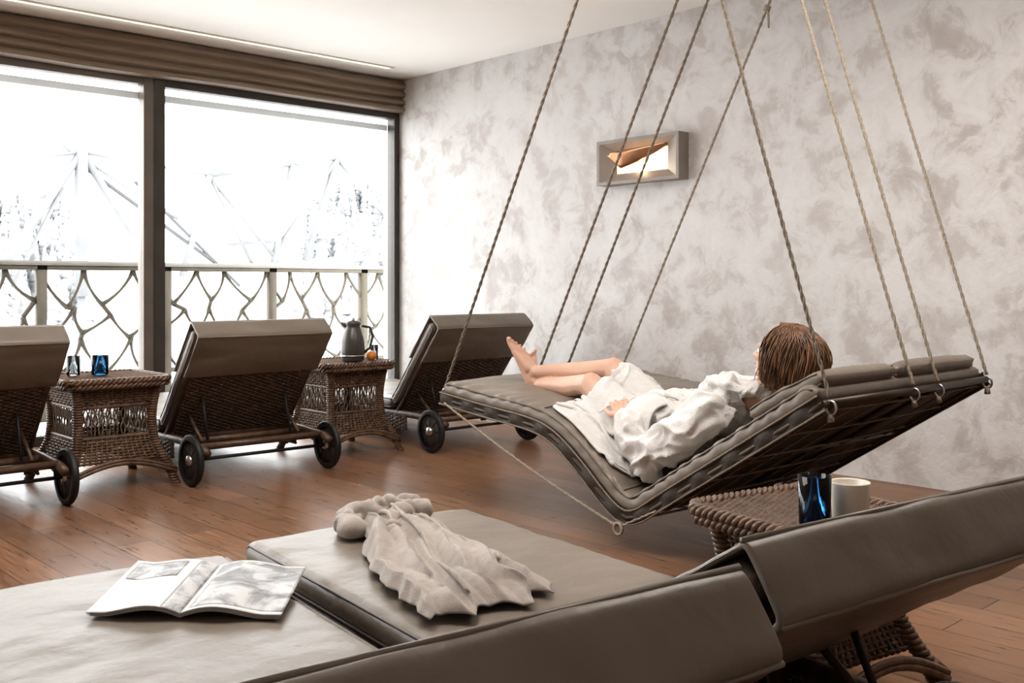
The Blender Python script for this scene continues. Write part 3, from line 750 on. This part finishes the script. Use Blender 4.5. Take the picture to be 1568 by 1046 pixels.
# ------------------------------------------------------------------ PBD cloth
def pbd(p,rest,collide,steps=140,iters=8,g=9.8,dt=.012,kb=.25,fr=.6,mini=.75):
    prev=p.copy(); Lh,Lv=rest
    def con(A,B,L,k,only_min=False):
        d=B-A; l=np.linalg.norm(d,axis=-1,keepdims=True)+1e-9
        c=(l-L)/l*d*.5*k
        if only_min: c=c*(l<L)
        A+=c; B-=c
    ny,nx=p.shape[:2]; Ld=math.hypot(Lh,Lv)
    for s_ in range(steps):
        v=(p-prev)*.97; prev=p.copy(); p=p+v; p[...,2]-=g*dt*dt
        for it in range(iters):
            for o in (0,1):
                n=(nx-o)//2; A=p[:,o:o+2*n:2]; B=p[:,o+1:o+1+2*n:2][:, :n]; A=A[:, :B.shape[1]]; con(A,B,Lh,1)
                n=(ny-o)//2; A=p[o:o+2*n:2]; B=p[o+1:o+1+2*n:2]; A=A[:B.shape[0]]; con(A,B,Lv,1)
                for q in (0,1):
                    a=p[q:-1:2][:, o:-1:2]; b_=p[q+1::2][:, o+1::2]; r=min(a.shape[0],b_.shape[0]); c=min(a.shape[1],b_.shape[1]); con(a[:r,:c],b_[:r,:c],Ld,.5)
                    a=p[q:-1:2][:, o+1::2]; b_=p[q+1::2][:, o:-1:2]; r=min(a.shape[0],b_.shape[0]); c=min(a.shape[1],b_.shape[1]); con(a[:r,:c],b_[:r,:c],Ld,.5)
            for o in range(6):
                a=p[:,o::6]; b_=p[:,o+3::6]; c=min(a.shape[1],b_.shape[1]); con(a[:,:c],b_[:,:c],3*Lh*mini,kb,True)
                a=p[o::6]; b_=p[o+3::6]; c=min(a.shape[0],b_.shape[0]); con(a[:c],b_[:c],3*Lv*mini,kb,True)
            q,hit=collide(p.reshape(-1,3)); p=q.reshape(p.shape); 
        hit=hit.reshape(p.shape[:2])[...,None]
        prev=np.where(hit,prev+(p-prev)*fr,prev)
    return p
def smooth_grid(p,n,k=.5):
    for _ in range(n):
        q=p.copy(); q[1:-1,1:-1]=(p[:-2,1:-1]+p[2:,1:-1]+p[1:-1,:-2]+p[1:-1,2:])/4
        q[0,1:-1]=(p[0,:-2]+p[0,2:])/2; q[-1,1:-1]=(p[-1,:-2]+p[-1,2:])/2; q[1:-1,0]=(p[:-2,0]+p[2:,0])/2; q[1:-1,-1]=(p[:-2,-1]+p[2:,-1])/2
        p=p*(1-k)+q*k
    return p
def caps_push(q,caps,hit,extra):
    for a,b_,r1,r2 in caps:
        a=np.array(a);b_=np.array(b_); ab=b_-a; t=np.clip(((q-a)@ab)/(ab@ab),0,1); c=a+t[:,None]*ab; r=(r1+(r2-r1)*t)+extra
        d=q-c; l=np.linalg.norm(d,axis=1)+1e-9; m_=l<r; q[m_]=c[m_]+d[m_]/l[m_][:,None]*r[m_][:,None]; hit|=m_
    return q
def cloth_obj(name,p,mask,k,parent,solid,subd=1):
    ny,nx=p.shape[:2]; m=MB(); vs=[tuple(x) for x in p.reshape(-1,3)]
    fs=[(i*nx+j,i*nx+j+1,(i+1)*nx+j+1,(i+1)*nx+j) for i in range(ny-1) for j in range(nx-1) if mask is None or mask(j/(nx-1),i/(ny-1))]
    m.add(vs,fs,k); o=m.build(name,parent)
    bm=bmesh.new(); bm.from_mesh(o.data); bmesh.ops.delete(bm,geom=[v for v in bm.verts if not v.link_faces],context='VERTS'); bm.to_mesh(o.data); bm.free()
    md=o.modifiers.new('s','SOLIDIFY'); md.thickness=solid; md.offset=1
    md=o.modifiers.new('d','SUBSURF'); md.levels=subd; md.render_levels=subd
    return o
nx,ny=104,52; Lh=.0115;Lv=.0105
X0=2.99; gx=.54
p=np.zeros((ny,nx,3))
for i in range(ny):
    for j in range(nx):
        u=j/(nx-1); v=i/(ny-1)
        x=X0+gx*u; y=2.54+.44*v
        ph=2*math.pi*(x/.085)+2.8*noise.noise(V((x*6,y*5,1)))+1.6*(y-2.6)/.2
        base=.63+.04*math.sin(math.pi*u)-.05*abs(u-.5)*2
        p[i,j]=(x+.010*noise.noise(V((u*9,v*3,1))),y+.02*noise.noise(V((u*5,2,v))),base+.048*math.sin(ph)*(.7+.6*noise.noise(V((u*5,v*4,8))))+.02*noise.noise(V((u*18,v*8,2))))
caps=[(HIPL,KL,.115,.066),(HIPR,KR,.115,.066),(KL,AL,.056,.04),(KR,AR,.056,.04),((3.2,2.6,.43),(3.40,2.6,.43),.130,.130)]
def coll(q):
    zt=np.interp(q[:,1],TY,TZ)+.014; inside=(q[:,0]>SW0)&(q[:,0]<SW1); hit=(q[:,2]<zt)&inside; q=q.copy(); q[hit,2]=zt[hit]
    q[:,0]=np.maximum(q[:,0],SW0+.03)
    return caps_push(q,caps,hit,.008),hit
p=pbd(p,(Lh,Lv),coll,45,5,kb=.4,mini=.75,fr=1)
p=smooth_grid(p,2)
cloth_obj('bathrobe_skirt',p,lambda u,v: not(v>.86+.16*noise.noise(V((u*4,0,0)))),'terry',WOM,.011)

# ---- crumpled bathrobe lying on the middle lounger: draped surface with soft fanned folds + sleeve + bunched hood
def interp2(pts,v):
    vs_=[p[0] for p in pts]; return np.array([np.interp(v,vs_,[p[1] for p in pts]),np.interp(v,vs_,[p[2] for p in pts])])
LB=[(0,1.300,1.640),(.25,1.345,1.80),(.5,1.42,2.02),(.75,1.54,2.24),(1,1.68,2.43)]
RB=[(0,1.610,1.590),(.25,1.700,1.79),(.5,1.76,2.03),(.75,1.81,2.26),(1,1.86,2.45)]
NU,NV=170,230; P=np.zeros((NV+1,NU+1,3))
for i in range(NV+1):
    v=i/NV; A_=interp2(LB,v); B_=interp2(RB,v)
    for j in range(NU+1):
        u=j/NU
        wob=.030*noise.noise(V((v*7,0,1 if u<.5 else 9)))+.012*noise.noise(V((v*19,3,1 if u<.5 else 9)))
        wend=.045*noise.noise(V((u*6,4,0)))+.012*math.sin(u*16)
        q=A_+(B_-A_)*u+np.array([wob*(1-2*u),wend*(1-v)*1.2])
        e=min(u,1-u,v*1.6,(1-v)*2.2); E_=math.sin(min(1,e/.20)*math.pi/2)**.8
        wx=u+.13*noise.noise(V((u*2.2,v*2.6,2)))+.10*math.sin(v*4.2+1.0)
        r1=abs(math.sin(math.pi*(wx*5.2)))**.75
        r2=abs(math.sin(math.pi*(wx*2.3+v*1.7+.25*noise.noise(V((u*3,v*3,7))))))**.9
        r3=abs(math.sin(math.pi*(wx*9.5-v*1.3+.3*noise.noise(V((u*5,v*5,3))))))**.8
        amp1=.026*(.55+.9*abs(noise.noise(V((u*2.5,v*2.2,11)))))
        hgt=E_*(.006+.017*r2*(.5+.9*math.sin(math.pi*min(1,v*.9+.1)))+.007*r3+.012*noise.noise(V((u*4,v*6,5)))+.022*math.exp(-((v-.80)/.16)**2-((u-.45)/.35)**2))+(.35+.65*E_)*amp1*r1
        q=q+np.array([.010,.004])*math.sin(2*math.pi*wx*5.2)*E_
        P[i,j]=(q[0],q[1],.316+max(0,hgt))
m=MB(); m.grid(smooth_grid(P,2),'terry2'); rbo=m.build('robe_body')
md=rbo.modifiers.new('s','SOLIDIFY'); md.thickness=.004; md.offset=-1
slv=Blob()
slv.chain([V((1.83,2.38,.345)),V((1.76,2.43,.345)),V((1.69,2.46,.338)),V((1.64,2.45,.333))],[.044,.044,.042,.040])
slv.chain([V((1.64,2.45,.333)),V((1.60,2.39,.330)),V((1.585,2.34,.328))],[.040,.036,.034])
slv.chain([V((1.72,2.32,.34)),V((1.80,2.39,.355)),V((1.84,2.43,.35)),V((1.83,2.35,.345))],[.034,.036,.032,.028])
slv.chain([V((1.60,2.18,.335)),V((1.68,2.28,.345)),V((1.76,2.35,.35))],[.024,.030,.034])
def sfold(c):
    q=c+V((noise.noise(c*9),noise.noise(c*9+V((5,0,0))),0))*.03
    a=abs(noise.noise(V((q.x*22,q.y*18,q.z*10))))*2
    return .018*(min(1,a)**.7-.5)
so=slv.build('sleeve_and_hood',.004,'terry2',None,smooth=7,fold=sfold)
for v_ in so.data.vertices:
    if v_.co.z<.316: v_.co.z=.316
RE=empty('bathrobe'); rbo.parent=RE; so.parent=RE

# ------------------------------------------------------------------ lights
w=bpy.data.worlds.new('overcast_sky'); S.world=w; w.use_nodes=True; bg=w.node_tree.nodes['Background']; bg.inputs[0].default_value=(.97,.985,1,1); bg.inputs[1].default_value=5.9
for i,(x0,x1) in enumerate(((2.98,4.91),(.95,2.85),(-1.12,.79),(-3.1,-1.3))):
    l=bpy.data.lights.new('portal','AREA'); l.shape='RECTANGLE'; l.size=x1-x0; l.size_y=2.3
    o=bpy.data.objects.new('window_portal',l); COL.objects.link(o); o.location=((x0+x1)/2,6.79,1.22); o.rotation_euler=(math.radians(-90),0,0)
    l.cycles.is_portal=True
def area(x,y,z,sx,sy,e,c=(1,.95,.90)):  # soft fill light added under the ceiling out of view, not a fixture
    l=bpy.data.lights.new('ceiling_fill','AREA'); l.shape='RECTANGLE'; l.size=sx; l.size_y=sy; l.energy=e; l.color=c
    o=bpy.data.objects.new('ceiling_fill_light',l); COL.objects.link(o); o.location=(x,y,z); return o
area(1.6,3.0,CZ-.03,1.6,1.6,48,(1,.97,.94)); area(3.2,1.2,CZ-.03,1.2,1.2,32); area(-1,-.8,CZ-.03,1.6,1.6,10)
cam=bpy.data.cameras.new('camera'); co=bpy.data.objects.new('camera',cam); COL.objects.link(co); S.camera=co
co.location=(0,0,1.01); co.rotation_euler=(math.radians(90),0,math.radians(-43.04)); cam.sensor_width=36; cam.lens=35.45; cam.shift_y=-.0545; cam.clip_start=.02; cam.clip_end=500
S.view_settings.view_transform='Standard'
try: S.view_settings.look='Medium High Contrast'
except Exception as ex: print('look',ex)
S.view_settings.exposure=.25
